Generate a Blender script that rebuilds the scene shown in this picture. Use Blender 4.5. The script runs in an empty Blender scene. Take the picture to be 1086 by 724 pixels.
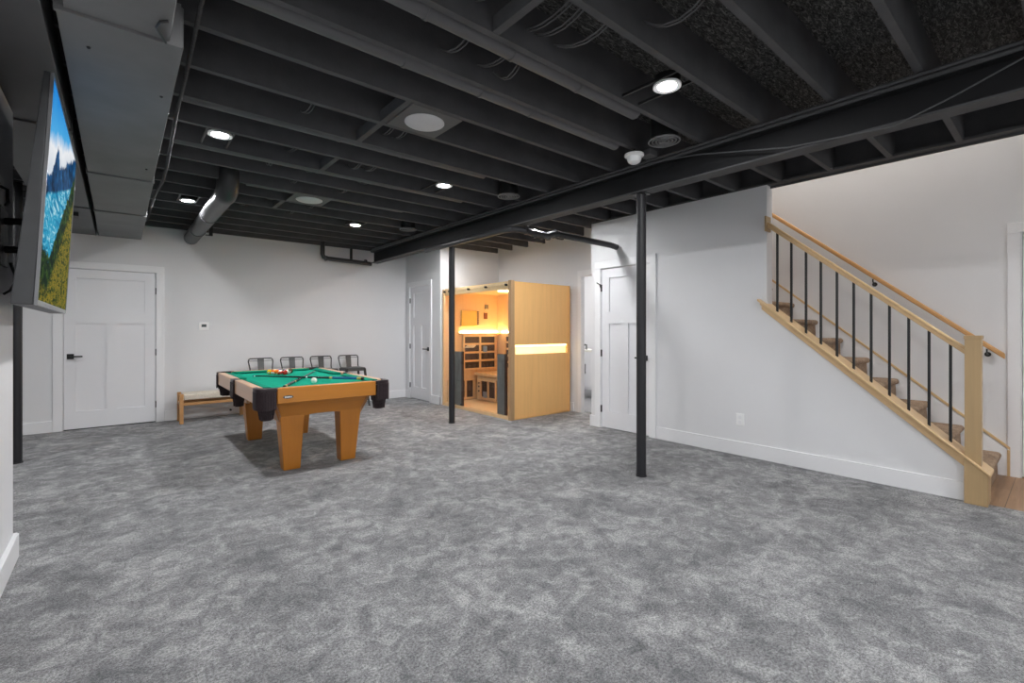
import bpy, bmesh, math, random
from mathutils import Vector, Matrix
random.seed(7)
S = bpy.context.scene
COL = S.collection
PI = math.pi

def lin(r, g, b):
    return tuple(((c/255)/12.92 if c/255 <= .04045 else ((c/255+.055)/1.055)**2.4) for c in (r, g, b)) + (1,)

# ------------------------------------------------------------------ camera, world, light, exposure
HEAD = math.radians(40.0)
cd = bpy.data.cameras.new('camera'); cam = bpy.data.objects.new('camera', cd); COL.objects.link(cam)
cam.location = (0, 0, 1.26)
cam.rotation_euler = (PI/2, 0, -HEAD)
cd.sensor_width = 36; cd.lens = 36*496.9/1086
cd.shift_y = -12/1086
cd.clip_start = .05
S.camera = cam
w = bpy.data.worlds.new('world'); S.world = w; w.use_nodes = True
w.node_tree.nodes['Background'].inputs[0].default_value = (.5, .52, .55, 1)
w.node_tree.nodes['Background'].inputs[1].default_value = .02
LAMP = 560.0          # emission of each recessed lamp lens
UPLAMP = 78.0         # upstairs fixture
SAUNA_LED = 3.0
# added fill: area lamp outside an invented glass door behind the camera
dl = bpy.data.lights.new('frontal_fill', 'AREA'); dl.shape = 'RECTANGLE'; dl.size = 2.3; dl.size_y = 2.0; dl.energy = 24; dl.color = (.95, .98, 1)
dlo = bpy.data.objects.new('frontal_fill', dl); COL.objects.link(dlo); dlo.location = (2.2, -5.25, 1.05); dlo.rotation_euler = (PI/2, 0, 0)
S.view_settings.view_transform = 'Standard'; S.view_settings.look = 'None'
S.view_settings.gamma = 1; S.view_settings.use_curve_mapping = False
S.view_settings.exposure = 0.74
cy = S.cycles
cy.use_denoising = True
cy.max_bounces = 8; cy.diffuse_bounces = 5; cy.glossy_bounces = 4; cy.transmission_bounces = 6; cy.transparent_max_bounces = 12
cy.caustics_reflective = False; cy.caustics_refractive = False
cy.sample_clamp_indirect = 6

# ------------------------------------------------------------------ node helpers
class NT:
    def __init__(s, name):
        s.m = bpy.data.materials.new(name); s.m.use_nodes = True
        s.t = s.m.node_tree; s.b = s.t.nodes['Principled BSDF']; s.out = s.t.nodes['Material Output']
    def n(s, typ, **k):
        x = s.t.nodes.new(typ)
        for a, v in k.items(): setattr(x, a, v)
        return x
    def l(s, a, b): s.t.links.new(a, b)
    def math(s, op, a, b=None, clamp=False):
        x = s.n('ShaderNodeMath', operation=op); x.use_clamp = clamp
        for i, v in enumerate((a, b)):
            if v is None: continue
            if isinstance(v, (int, float)): x.inputs[i].default_value = v
            else: s.l(v, x.inputs[i])
        return x.outputs[0]
    def coord(s, scale=(1, 1, 1)):
        c = s.n('ShaderNodeTexCoord'); mp = s.n('ShaderNodeMapping'); mp.inputs['Scale'].default_value = scale
        s.l(c.outputs['Object'], mp.inputs[0]); return mp.outputs[0]
    def noise(s, vec, scale, detail=4, rough=.55, dist=0):
        x = s.n('ShaderNodeTexNoise'); x.inputs['Scale'].default_value = scale
        x.inputs['Detail'].default_value = detail; x.inputs['Roughness'].default_value = rough; x.inputs['Distortion'].default_value = dist
        s.l(vec, x.inputs['Vector']); return x.outputs['Fac']
    def ramp(s, fac, stops):
        x = s.n('ShaderNodeValToRGB'); e = x.color_ramp.elements
        while len(e) < len(stops): e.new(.5)
        for el, (p, c) in zip(e, stops): el.position = p; el.color = c
        s.l(fac, x.inputs[0]); return x.outputs[0]
    def mix(s, fac, a, b, mode='MIX'):
        x = s.n('ShaderNodeMix', data_type='RGBA', blend_type=mode)
        for i, v in ((0, fac), (6, a), (7, b)):
            if isinstance(v, (int, float)): x.inputs[i].default_value = v
            elif isinstance(v, tuple): x.inputs[i].default_value = v
            else: s.l(v, x.inputs[i])
        return x.outputs[2]
    def bump(s, h, strength=.3, dist=.01):
        x = s.n('ShaderNodeBump'); x.inputs['Strength'].default_value = strength; x.inputs['Distance'].default_value = dist
        s.l(h, x.inputs['Height']); s.l(x.outputs[0], s.b.inputs['Normal'])
    def base(s, c):
        if isinstance(c, tuple): s.b.inputs['Base Color'].default_value = c
        else: s.l(c, s.b.inputs['Base Color'])
    def set(s, rough=.5, metal=0, spec=.5):
        s.b.inputs['Roughness'].default_value = rough; s.b.inputs['Metallic'].default_value = metal
        s.b.inputs['Specular IOR Level'].default_value = spec; return s

def sh(c, k): return (min(c[0]*k, 1), min(c[1]*k, 1), min(c[2]*k, 1), 1)

def mat_plain(name, c, rough=.5, metal=0, spec=.5, var=.06, vs=6, bump=0, bs=60):
    t = NT(name); v = t.coord()
    t.base(t.ramp(t.noise(v, vs), [(.3, sh(c, 1-var)), (.7, sh(c, 1+var))]))
    if bump: t.bump(t.noise(v, bs, 3), bump, .004)
    t.set(rough, metal, spec); return t.m

def mat_wood(name, c, axis, rough=.4, var=.16, sc=1.0, coat=0):
    t = NT(name); k = [22*sc, 22*sc, 22*sc]; k[axis] = 1.1*sc
    v = t.coord(tuple(k))
    a = t.noise(v, 1.0, 5, .6, .5); k2 = tuple(q*5 for q in k); v2 = t.coord(k2); b = t.noise(v2, 1, 3, .6)
    f = t.math('ADD', t.math('MULTIPLY', a, .75), t.math('MULTIPLY', b, .25))
    t.base(t.ramp(f, [(.3, sh(c, 1-var)), (.5, c), (.72, sh(c, 1+var*.7))]))
    t.bump(f, .08, .003); t.set(rough); t.b.inputs['Coat Weight'].default_value = coat
    return t.m

def mat_emit(name, c, s):
    t = NT(name); t.base((.8, .8, .8, 1)); t.b.inputs['Emission Color'].default_value = c; t.b.inputs['Emission Strength'].default_value = s
    t.set(.5); return t.m

# ---- carpet
def mk_carpet(name, dark, mid, light, speck):
    t = NT(name); v = t.coord()
    big = t.noise(v, 2.6, 5, .62, .8); medium = t.noise(v, 10.5, 5, .72, .8); fine = t.noise(v, 95, 2, .9); fib = t.noise(v, 420, 1, .5)
    f = t.math('ADD', t.math('MULTIPLY', big, .42), t.math('MULTIPLY', medium, .58))
    c = t.ramp(f, [(.38, dark), (.5, mid), (.62, light)])
    g = t.math('ADD', t.math('MULTIPLY', fine, .65), t.math('MULTIPLY', fib, .35))
    gs = t.ramp(g, [(.40, (1-speck, 1-speck, 1-speck, 1)), (.60, (1.25, 1.25, 1.25, 1))])
    t.base(t.mix(1.0, c, gs, 'MULTIPLY'))
    t.bump(g, .9, .012); t.set(.95, 0, .12)
    t.b.inputs['Sheen Weight'].default_value = .15
    return t.m
M = {}
M['carpet'] = mk_carpet('grey_carpet', lin(116, 117, 120), lin(150, 150, 152), lin(192, 192, 193), .62)
M['brown_carpet'] = mk_carpet('brown_carpet', lin(128, 104, 84), lin(158, 131, 106), lin(184, 158, 132), .3)
M['wall'] = mat_plain('white_wall_paint', lin(226, 226, 228), .75, 0, .25, .008, 2, .03, 200)
M['trim'] = mat_plain('white_trim_paint', lin(236, 236, 238), .4, 0, .4, .006, 2)
M['door'] = mat_plain('white_door_paint', lin(232, 232, 235), .45, 0, .4, .006, 2)
M['black_joist'] = mat_plain('black_painted_timber', lin(82, 82, 84), .75, 0, .3, .15, 5, .25, 45)
M['duct_light'] = mat_plain('paler_black_painted_duct', lin(118, 118, 119), .55, 0, .35, .14, 2.2, .08, 6)  # paler than the other duct black
M['black_duct'] = mat_plain('black_painted_duct', lin(92, 92, 94), .5, 0, .4, .10, 2.2, .08, 6)
M['black_pipe'] = mat_plain('black_painted_pipe', lin(50, 50, 52), .35, 0, .5, .1, 4)
M['black_steel'] = mat_plain('black_painted_steel', lin(34, 34, 38), .45, 0, .5, .08, 5)
M['cable_rough'] = mat_plain('black_painted_cable', lin(70, 70, 72), .8, 0, .2, .2, 60)
M['beam'] = mat_plain('black_beam_shaded', lin(36, 36, 38), .6, 0, .3, .12, 3, .06, 20)  # girder web and top flange: shade put into a darker black
M['black'] = mat_plain('black_metal', lin(26, 26, 27), .4, 0, .5, .05)
M['gap'] = mat_plain('dark_gap', lin(14, 14, 14), .9)
M['wood_stair'] = mat_wood('pale_oak', lin(216, 184, 140), 1, .42, .08)
M['wood_newel_shaded'] = mat_wood('pale_oak_upright_shaded', lin(180, 152, 112), 2, .42, .08)  # pale oak darkened: the newel's shaded face put into the colour
M['wood_rail2'] = mat_wood('amber_oak', lin(205, 155, 100), 1, .4, .1)
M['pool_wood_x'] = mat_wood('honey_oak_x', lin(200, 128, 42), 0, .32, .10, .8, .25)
M['pool_wood_y_sheen'] = mat_wood('honey_oak_y_sheen', lin(208, 164, 128), 1, .32, .10, .8, .25)  # table sides paler: reflected wall glare put into the wood colour
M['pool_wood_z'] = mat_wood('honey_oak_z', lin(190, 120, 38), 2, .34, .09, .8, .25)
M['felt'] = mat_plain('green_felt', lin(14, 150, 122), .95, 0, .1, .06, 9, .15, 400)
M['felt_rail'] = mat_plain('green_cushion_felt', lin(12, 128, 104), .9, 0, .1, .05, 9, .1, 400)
M['leather'] = mat_plain('dark_brown_leather', lin(46, 33, 36), .38, 0, .5, .35, 30, .4, 120)
M['fringe'] = mat_plain('leather_fringe', lin(48, 34, 38), .4, 0, .5, .85, 150)
M['white_gloss'] = mat_plain('white_gloss', lin(238, 236, 226), .15, 0, .5, .01)
M['white_plastic'] = mat_plain('white_plastic', lin(244, 244, 244), .4, 0, .5, .01)
M['chrome'] = mat_plain('brushed_chrome', lin(170, 172, 174), .3, 1, .5, .03)
M['chair_metal'] = mat_plain('gunmetal_sheet', lin(92, 92, 92), .38, .5, .5, .12, 12)
M['gun_tube'] = mat_plain('gunmetal_tube', lin(62, 62, 62), .4, .4, .5, .12, 12)
M['woven'] = mat_plain('woven_cord', lin(214, 205, 190), .85, 0, .2, .12, 60, .5, 160)
M['bench_wood'] = mat_wood('bench_oak', lin(190, 142, 92), 0, .45, .12)
M['sauna_z'] = mat_wood('hemlock_upright', lin(242, 190, 122), 2, .5, .07, 1.1)
M['sauna_x'] = mat_wood('hemlock_level', lin(230, 196, 150), 0, .5, .07, 1.1)
M['sauna_edge'] = mat_wood('hemlock_edge', lin(176, 142, 104), 2, .5, .08)
M['sauna_in'] = mat_wood('hemlock_inside', lin(232, 200, 158), 2, .5, .06)
M['heater'] = mat_plain('dark_heater_mesh', lin(72, 58, 52), .6, 0, .4, .2, 50, .3, 200)
M['smoke_panel'] = mat_plain('grey_heater_face', lin(108, 108, 106), .45, 0, .5, .1, 8)
M['magazine_paper'] = mat_plain('white_paper', lin(230, 222, 205), .6, 0, .3, .2, 40)
M['amber'] = mat_plain('amber_panel', lin(236, 196, 90), .4, 0, .4, .03)
M['speaker_board'] = mat_plain('grey_board', lin(98, 98, 99), .7, 0, .3, .05)
M['grille'] = mat_plain('white_grille', lin(205, 205, 207), .7, 0, .3, .03, 60, .3, 600)
M['tv_side'] = mat_plain('dark_grey_plastic', lin(68, 69, 71), .38, 0, .5, .12, 5)
M['tv_bezel'] = mat_plain('silver_bezel', lin(140, 141, 143), .3, .5, .5, .04)
M['lens'] = mat_emit('lit_lens', (.985, .993, 1, 1), LAMP)
M['lens_up'] = mat_emit('lit_upstairs_lens', (1, .93, .82, 1), UPLAMP)
M['led'] = mat_emit('warm_led_strip', (1, .74, .26, 1), SAUNA_LED)
M['led_soft'] = mat_emit('warm_diffuser', (1, .66, .17, 1), .6)
M['led_in'] = mat_emit('warm_led_strip_inside', (1, .72, .30, 1), SAUNA_LED*12)
M['led_top'] = mat_emit('warm_ceiling_lamp', (1, .74, .34, 1), SAUNA_LED*2.5)
M['cue_blue'] = mat_plain('blue_cue_lacquer', lin(30, 90, 140), .2)
M['cue_dark'] = mat_plain('dark_cue_lacquer', lin(34, 34, 38), .2)
M['cue_gold'] = mat_plain('gold_cue_inlay', lin(200, 165, 80), .3, .3)
M['cue_maple'] = mat_plain('maple_shaft', lin(190, 160, 110), .3)

def mk_osb():
    t = NT('black_sprayed_subfloor'); v = t.coord((1, 3.2, 1))
    f = t.noise(v, 22, 4, .75, 1.2)
    t.base(t.ramp(f, [(.38, lin(34, 34, 34)), (.52, lin(72, 72, 71)), (.66, lin(128, 127, 124))])); t.bump(f, .3, .01); t.set(.85, 0, .2); return t.m
M['osb'] = mk_osb()
def mk_plank():
    t = NT('brown_plank_floor'); v = t.coord(); br = t.n('ShaderNodeTexBrick'); t.l(v, br.inputs[0])
    br.inputs['Scale'].default_value = 1; br.inputs['Brick Width'].default_value = 1.2; br.inputs['Row Height'].default_value = .15; br.inputs['Mortar Size'].default_value = .002
    br.inputs['Color1'].default_value = lin(172, 138, 106); br.inputs['Color2'].default_value = lin(148, 114, 86); br.inputs['Mortar'].default_value = lin(90, 66, 50)
    v2 = t.coord((2, 26, 1)); g = t.ramp(t.noise(v2, 1.5, 5, .6, .4), [(.3, (.72, .7, .68, 1)), (.7, (1, 1, 1, 1))])
    t.base(t.mix(1, br.outputs[0], g, 'MULTIPLY')); t.set(.45); return t.m
M['plank'] = mk_plank()
def mk_glass():
    t = NT('clear_glass'); t.t.nodes.remove(t.b)
    tr = t.n('ShaderNodeBsdfTransparent'); tr.inputs[0].default_value = (.975, .985, .98, 1)
    gl = t.n('ShaderNodeBsdfGlossy'); gl.inputs['Roughness'].default_value = .02
    lw = t.n('ShaderNodeLayerWeight'); lw.inputs[0].default_value = .5; fk = t.math('ADD', t.math('MULTIPLY', t.math('POWER', lw.outputs['Facing'], 4.0), .35), .022)
    mx = t.n('ShaderNodeMixShader'); t.l(fk, mx.inputs[0]); t.l(tr.outputs[0], mx.inputs[1]); t.l(gl.outputs[0], mx.inputs[2]); t.l(mx.outputs[0], t.out.inputs[0])
    return t.m
M['glass'] = mk_glass()

def mk_screen(y0, L, z0, H):
    """a landscape picture on a lit screen: sky, cloud, peaks, river, wooded banks"""
    t = NT('lit_landscape_screen')
    c = t.n('ShaderNodeTexCoord'); sp = t.n('ShaderNodeSeparateXYZ'); t.l(c.outputs['Object'], sp.inputs[0])
    u = t.math('MULTIPLY', t.math('SUBTRACT', sp.outputs[1], y0), 1/L); v = t.math('MULTIPLY', t.math('SUBTRACT', sp.outputs[2], z0), 1/H)
    obj = t.coord()
    n1 = t.noise(obj, 3.0, 5, .6); n2 = t.noise(t.coord((1, 6, 9)), 1, 4, .7); n3 = t.noise(t.coord((1, 9, 22)), 1, 4, .75)
    def step(a, k=60): return t.math('MULTIPLY', a, k, True)
    w_ = t.math('SUBTRACT', v, t.math('MULTIPLY', u, .36))
    def nz(n, k): return t.math('MULTIPLY', t.math('SUBTRACT', n, .5), k)
    cv = t.math('ADD', w_, nz(n1, .22))
    sky = t.ramp(cv, [(.56, lin(215, 226, 238)), (.68, lin(250, 252, 255)), (.75, lin(80, 180, 240)), (.97, lin(20, 135, 225))])
    wf = t.noise(t.coord((1, 1.6, 7.0)), 3.0, 4, .6, 1.5)
    water = t.ramp(wf, [(.36, lin(8, 112, 160)), (.52, lin(50, 172, 208)), (.66, lin(190, 232, 242))])
    pk = t.math('SUBTRACT', .70, t.math('MULTIPLY', t.math('ABSOLUTE', t.math('SUBTRACT', u, .26)), 1.0))
    sd = t.math('ADD', .555, t.math('MULTIPLY', u, .12))
    ridge = t.math('ADD', t.math('MAXIMUM', pk, sd), nz(n2, .16))
    mcol = t.ramp(n2, [(.36, lin(8, 34, 60)), (.55, lin(22, 80, 130)), (.68, lin(50, 120, 170))])
    col = t.mix(step(t.math('SUBTRACT', ridge, w_)), sky, mcol)
    col = t.mix(step(t.math('SUBTRACT', t.math('ADD', .475, nz(n1, .03)), w_)), col, water)
    bank = t.math('ADD', t.math('ADD', .15, t.math('MULTIPLY', t.math('ABSOLUTE', t.math('SUBTRACT', u, .22)), .52)), nz(n3, .16))
    fcol = t.ramp(n3, [(.38, lin(4, 20, 12)), (.50, lin(16, 44, 22)), (.60, lin(60, 90, 32))])
    col = t.mix(step(t.math('SUBTRACT', bank, w_)), col, fcol)
    mead = t.math('SUBTRACT', bank, .15)
    mc = t.ramp(t.noise(t.coord((1, 8, 26)), 1, 4, .85), [(.40, lin(20, 40, 12)), (.48, lin(78, 92, 26)), (.54, lin(160, 132, 36)), (.60, lin(84, 98, 30)), (.66, lin(30, 54, 16))])
    col = t.mix(step(t.math('SUBTRACT', mead, w_), 14), col, mc)
    t.base((.02, .02, .02, 1)); t.l(col, t.b.inputs['Emission Color']); t.b.inputs['Emission Strength'].default_value = .50; t.set(.9, 0, 0); return t.m

# ------------------------------------------------------------------ mesh builder
ORG = {}
class MB:
    def __init__(s): s.bm = bmesh.new()
    def box(s, x0, x1, y0, y1, z0, z1, mtx=None):
        vs = [s.bm.verts.new((x, y, z)) for x in (x0, x1) for y in (y0, y1) for z in (z0, z1)]
        for f in ((0, 1, 3, 2), (4, 6, 7, 5), (0, 4, 5, 1), (2, 3, 7, 6), (0, 2, 6, 4), (1, 5, 7, 3)): s.bm.faces.new([vs[i] for i in f])
        if mtx is not None: bmesh.ops.transform(s.bm, matrix=mtx, verts=vs)
        return s
    def prism(s, pts, axis, a, b):
        def P(p, t): q = list(p); q.insert(axis, t); return q
        A = [s.bm.verts.new(P(p, a)) for p in pts]; B = [s.bm.verts.new(P(p, b)) for p in pts]
        s.bm.faces.new(A); s.bm.faces.new(B[::-1]); n = len(pts)
        for i in range(n): s.bm.faces.new((A[i], B[i], B[(i+1) % n], A[(i+1) % n]))
        return s
    def loft(s, rings, closed=True, caps=True):
        R = [[s.bm.verts.new(p) for p in r] for r in rings]; n = len(R[0])
        for a, b in zip(R, R[1:]):
            for i in range(n if closed else n-1): s.bm.faces.new((a[i], a[(i+1) % n], b[(i+1) % n], b[i]))
        if caps and closed: s.bm.faces.new(R[0][::-1]); s.bm.faces.new(R[-1])
        return s
    def tube(s, path, r, seg=12, radii=None):
        P = [Vector(p) for p in path]; rings = []; up = None
        for i, p in enumerate(P):
            d = (P[min(i+1, len(P)-1)]-P[max(i-1, 0)]).normalized()
            if up is None:
                up = Vector((0, 0, 1)) if abs(d.z) < .9 else Vector((1, 0, 0))
            a = d.cross(up).normalized(); b = a.cross(d).normalized(); up = b
            rr = radii[i] if radii else r
            rings.append([p+a*rr*math.cos(2*PI*k/seg)+b*rr*math.sin(2*PI*k/seg) for k in range(seg)])
        return s.loft(rings)
    def lathe(s, c, prof, seg=24):
        rings = [[(c[0]+max(r, .0004)*math.cos(2*PI*k/seg), c[1]+max(r, .0004)*math.sin(2*PI*k/seg), c[2]+z) for k in range(seg)] for r, z in prof]
        return s.loft(rings)
    def sphere(s, c, r, seg=20):
        n = seg//2
        return s.lathe(c, [(r*math.sin(PI*i/n), -r*math.cos(PI*i/n)) for i in range(n+1)], seg)
    def build(s, name, m, parent=None, org=None, bevel=0, smooth=True, kind=None, label=None):
        bm = s.bm; bmesh.ops.recalc_face_normals(bm, faces=bm.faces)
        if parent is not None: o3 = ORG[parent]
        else: o3 = Vector(org) if org else Vector((0, 0, 0))
        bmesh.ops.translate(bm, verts=bm.verts, vec=-o3)
        me = bpy.data.meshes.new(name); bm.to_mesh(me); bm.free()
        if smooth:
            me.polygons.foreach_set('use_smooth', [True]*len(me.polygons)); me.set_sharp_from_angle(angle=math.radians(32))
        me.materials.append(M[m] if isinstance(m, str) else m)
        o = bpy.data.objects.new(name, me); COL.objects.link(o); ORG[o] = o3
        if parent is not None: o.parent = parent
        else: o.location = o3
        if bevel:
            b = o.modifiers.new('bevel', 'BEVEL'); b.width = bevel; b.segments = 2; b.limit_method = 'ANGLE'; b.angle_limit = math.radians(40)
        if kind: o['kind'] = kind
        if label: o['label'] = label
        return o
def box(*a): return MB().box(*a)
def tag(o, label, cat, group=None):
    o['label'] = label; o['category'] = cat
    if group: o['group'] = group
    return o
def thing(name, loc, label=None, cat=None, group=None, kind=None):
    o = bpy.data.objects.new(name, None); COL.objects.link(o); o.location = loc; o.empty_display_size = .1
    ORG[o] = Vector(loc)
    if label: o['label'] = label
    if cat: o['category'] = cat
    if group: o['group'] = group
    if kind: o['kind'] = kind
    return o
def kids(o): return [c for c in COL.objects if c.parent == o]
def copy_tree(o, parent=None):
    c = o.copy(); COL.objects.link(c)
    if parent is not None: c.parent = parent
    for ch in kids(o): copy_tree(ch, c)
    return c
def struct(name, mb, m, bevel=0): return mb.build(name, m, kind='structure', bevel=bevel)

# ------------------------------------------------------------------ room shell
ZC = 2.665      # underside of joists
ZS = 2.905      # underside of subfloor
YB = 8.08       # far wall
XW = 4.80       # wall under and beside the stairs
XF = 5.90       # far side of the stairwell
XN = 5.42       # wall behind the sauna
YN = 6.84       # wall at the far end of the sauna

struct('floor', box(-3, XW+.02, -5, YB, -.1, 0).box(XW+.02, 7.6, 2.4, YB, -.1, 0), 'carpet')
struct('floor_landing', box(XW+.021, XF+.1, -5, 2.39, -.1, 0), 'plank')['kind'] = 'structure'
struct('ceiling', box(-3.1, 4.88, -5.1, YB+.1, ZS, ZS+.05).box(4.88, 7.7, 4.0, YB+.1, ZS, ZS+.05).box(4.88, 6.0, -5.1, -.9, ZS, ZS+.05), 'osb')

def wall_y(name, y0, y1, x0, x1, z1, holes=(), z0=0):
    mb = MB(); x = x0
    for a, b, h in [(p-.0065, q+.0065, r+.0065) for p, q, r in sorted(holes)]:
        if a > x: mb.box(x, a, y0, y1, z0, z1)
        mb.box(a, b, y0, y1, h, z1); x = b
    if x1 > x: mb.box(x, x1, y0, y1, z0, z1)
    return struct(name, mb, 'wall')
def wall_x(name, x0, x1, y0, y1, z1, holes=(), z0=0):
    mb = MB(); y = y0
    for a, b, h in [(p-.0065, q+.0065, r+.0065) for p, q, r in sorted(holes)]:
        if a > y: mb.box(x0, x1, y, a, z0, z1)
        mb.box(x0, x1, a, b, h, z1); y = b
    if y1 > y: mb.box(x0, x1, y, y1, z0, z1)
    return struct(name, mb, 'wall')

DB = (-.532, .388, 2.04)     # far wall door
wall_y('wall_back', YB, YB+.12, -3.1, 4.16, ZS, [DB])
DN = (7.19, 7.90, 2.05)
wall_x('wall_nib', 4.16, 4.28, YN+.001, YB+.12, ZS, [DN])
wall_y('wall_nook_back', YN, YN+.12, 4.281, XN+.1, ZS)
OP = (4.17, 4.80, 2.08)
wall_x('wall_nook_side', XN, XN+.06, 4.08, YN-.001, ZS, [OP])
wall_x('wall_left', -3.12, -3, -5, YB, ZS)
wall_y('wall_front', -5.12, -5, -3.12, 6.0, ZS, [(1.0, 3.4, 2.1)])
d6 = thing('door_added', (2.2, -5.06, 0), kind='structure')  # unseen sliding door, added so the fill lamp can shine in
for a_, b_ in ((1.0, 2.23), (2.17, 3.4)):
    yy = -5.075 if a_ < 2 else -5.035
    box(a_, a_+.06, yy, yy+.035, .02, 2.09).box(b_-.06, b_, yy, yy+.035, .02, 2.09).box(a_+.06, b_-.06, yy, yy+.035, .02, .1).box(a_+.06, b_-.06, yy, yy+.035, 2.0, 2.09).build('sliding_frame', 'trim', d6, bevel=.003)
    box(a_+.0605, b_-.0605, yy+.012, yy+.022, .1005, 1.9995).build('glass_pane', 'glass', d6)
box(.994, 3.406, -5.12, -5.0, .0005, .0195).build('threshold', 'trim', d6)
wall_x('wall_left_partition', -.57, -.45, -4.99, 3.77, 2.465)
# stair wall: full height from y 1.888 on, sloping knee wall in front of it
SL = .838
def capz(y): return .262+SL*(y-.39)          # top of the sloping stringer cap
DC = (3.20, 3.912, 2.05)
mb = MB(); mb.prism([(.50, 0), (1.888, 0), (1.888, capz(1.888)-.03), (.50, capz(.50)-.03)], 0, XW, XW+.13)
mb.box(XW, XW+.13, 1.888, DC[0]-.0065, 0, ZC-.001); mb.box(XW, XW+.13, DC[0]-.0065, DC[1]+.0065, DC[2]+.0065, ZC-.001); mb.box(XW, XW+.13, DC[1]+.0065, 4.079, 0, ZC-.001)
mb.box(XW+.001, XN, 3.985, 4.079, 0, ZC-.001)
struct('wall_stair', mb, 'wall')
DL = (-.62, .265, 2.09)
wall_x('wall_right', XF, XF+.12, -5, 4.0, 5.2, [DL])
wall_y('wall_stairwell_end', 4.0+.1, 4.0+.2, XW+.14, XF+.12, 5.2, z0=ZS+.06)
wall_y('wall_stairwell_near', -.92, -.80, 4.89, XF-.001, 5.2, z0=ZS+.06)
wall_x('wall_stairwell_side', 4.78, 4.88, -.92, 4.09, 5.2, z0=ZS+.06)
struct('ceiling_upstairs', box(4.7, 6.1, -1, 4.3, 5.21, 5.26), 'wall')
# bathroom seen through the opening
wall_y('wall_bath_back', 7.0, 7.1, XN+.13, 7.6, ZS); wall_x('wall_bath_side', 7.6, 7.7, 3.4, 7.1, ZS); wall_y('wall_bath_near', 3.4, 3.5, XF+.13, 7.59, ZS)
mb = MB(); struct('floor_bath', box(XN+.121, 7.6, 3.5, 7.0, .0, .006), mat_plain('grey_tile', lin(150, 150, 152), .4))

# baseboards
BH, BT = .14, .016
struct('baseboard_back', box(-3, DB[0]-.095, YB-BT, YB, 0, BH).box(DB[1]+.095, 4.16, YB-BT, YB, 0, BH), 'trim', .003)
struct('baseboard_nib', box(4.16-BT, 4.16, YN-BT, DN[0]-.075, 0, BH).box(4.16-BT, 4.16, DN[1]+.08, YB-BT, 0, BH).box(4.16-BT, XN-BT, YN-BT, YN, 0, BH), 'trim', .003)
struct('baseboard_nook', box(XN-BT, XN, OP[1]+.16, YN-BT, 0, BH), 'trim', .003)
struct('baseboard_stair', box(XW-BT, XW, .502, DC[0]-.105, 0, BH).box(XW-BT, XW, DC[1]+.085, 4.08+BT, 0, BH).box(XW, XN-.001, 4.08, 4.08+BT, 0, BH), 'trim', .003)
struct('baseboard_left', box(-.45, -.45+BT+.008, -4.99, 3.77, 0, .13).box(-.57, -.434, 3.77, 3.77+BT, 0, .13), 'trim', .003)
struct('baseboard_front', box(-.42, .93, -5, -5+BT, 0, BH).box(3.47, XF-.001, -5, -5+BT, 0, BH), 'trim', .003)

# doors: local frame u along the wall, n out of the wall towards the room, z up
def door(name, org, U, N, w, h, wall_t=.12, hinge_left=True, casing=.093, lever=True, layout='craft', cz=None, head=.09, sw=None, slab=True):
    U = Vector(U); N = Vector(N)
    Mx = Matrix(((U.x, N.x, 0, org[0]), (U.y, N.y, 0, org[1]), (0, 0, 1, 0), (0, 0, 0, 1)))
    d = thing(name, (org[0], org[1], 0), kind='structure')
    def B(mb, nm, m, par=d, bevel=0, label=None):
        bmesh.ops.transform(mb.bm, matrix=Mx, verts=mb.bm.verts); return mb.build(nm, m, par, bevel=bevel, label=label)
    c = casing; t = .018
    f = MB(); f.box(-c, -.006, 0, t, 0, h+.006); f.box(w+.006, w+c, 0, t, 0, h+.006); f.box(-c, w+c, 0, t+.002, h+.006, h+head)
    f.box(-.006, .0, -wall_t, .004, 0, h+.006); f.box(w, w+.006, -wall_t, .004, 0, h+.006); f.box(-.006, w+.006, -wall_t, .004, h, h+.006)
    B(f, 'door_casing', 'trim', bevel=.002)
    if not slab: return d
    g = .004; a, b = g, w-g; z0, z1 = .012, h-g; T = -.035; st = .115
    s = MB()
    s.box(a, a+st, T, -.002, z0, z1); s.box(b-st, b, T, -.002, z0, z1)
    s.box(a+st, b-st, T, -.002, z0, z0+.215); s.box(a+st, b-st, T, -.002, z1-.115, z1)
    s.box(a+st, b-st, T, -.002, 1.345, 1.345+.15)
    mid = (a+b)/2; s.box(mid-.055, mid+.055, T, -.002, z0+.215, 1.345)
    s.box(a+st-.004, b-st+.004, T+.006, -.018, z0+.2, z1-.11)
    sl = B(s, 'door_slab', 'door')
    hz = (h*.12, h*.47, h*.88); hx = -.002 if hinge_left else w+.002
    for z in hz:
        hb = MB(); hb.tube([(hx, .008, z-.045), (hx, .008, z+.045)], .007, 8); hb.box(hx-.004, hx+.012, -.001, .004, z-.044, z+.044)
        B(hb, 'hinge', 'black')
    if lever:
        lx = w-.052 if hinge_left else .065; sg = -1 if hinge_left else 1
        lb = MB(); lb.box(lx-.033, lx+.033, -.002, .008, .895, .961); lb.tube([(lx, .008, .928), (lx, .05, .928)], .011, 10)
        lb.box(lx-.012 if sg > 0 else lx-.115, lx+.115 if sg > 0 else lx+.012, .042, .056, .919, .937)
        B(lb, 'door_handle', 'black', bevel=.002)
    return d
door('door_1', (DB[0], YB), (1, 0), (0, -1), .92, DB[2], hinge_left=False)
door('door_2', (4.16, DN[1]), (0, -1), (-1, 0), DN[1]-DN[0], DN[2], casing=.075)
d3 = door('door_3', (XW, DC[1]), (0, -1), (-1, 0), DC[1]-DC[0], DC[2], casing=.10, wall_t=.13, head=.10)
hs = MB(); hs.tube([(XW-.012, 3.913, 1.845), (XW-.045, 3.93, 1.86), (XW-.05, 3.95, 1.875)], .006, 8); hs.tube([(XW-.035, 3.92, 1.855), (XW-.03, 3.90, 1.80)], .006, 8)
hs.build('hinge_stop', 'black', d3)
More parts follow.
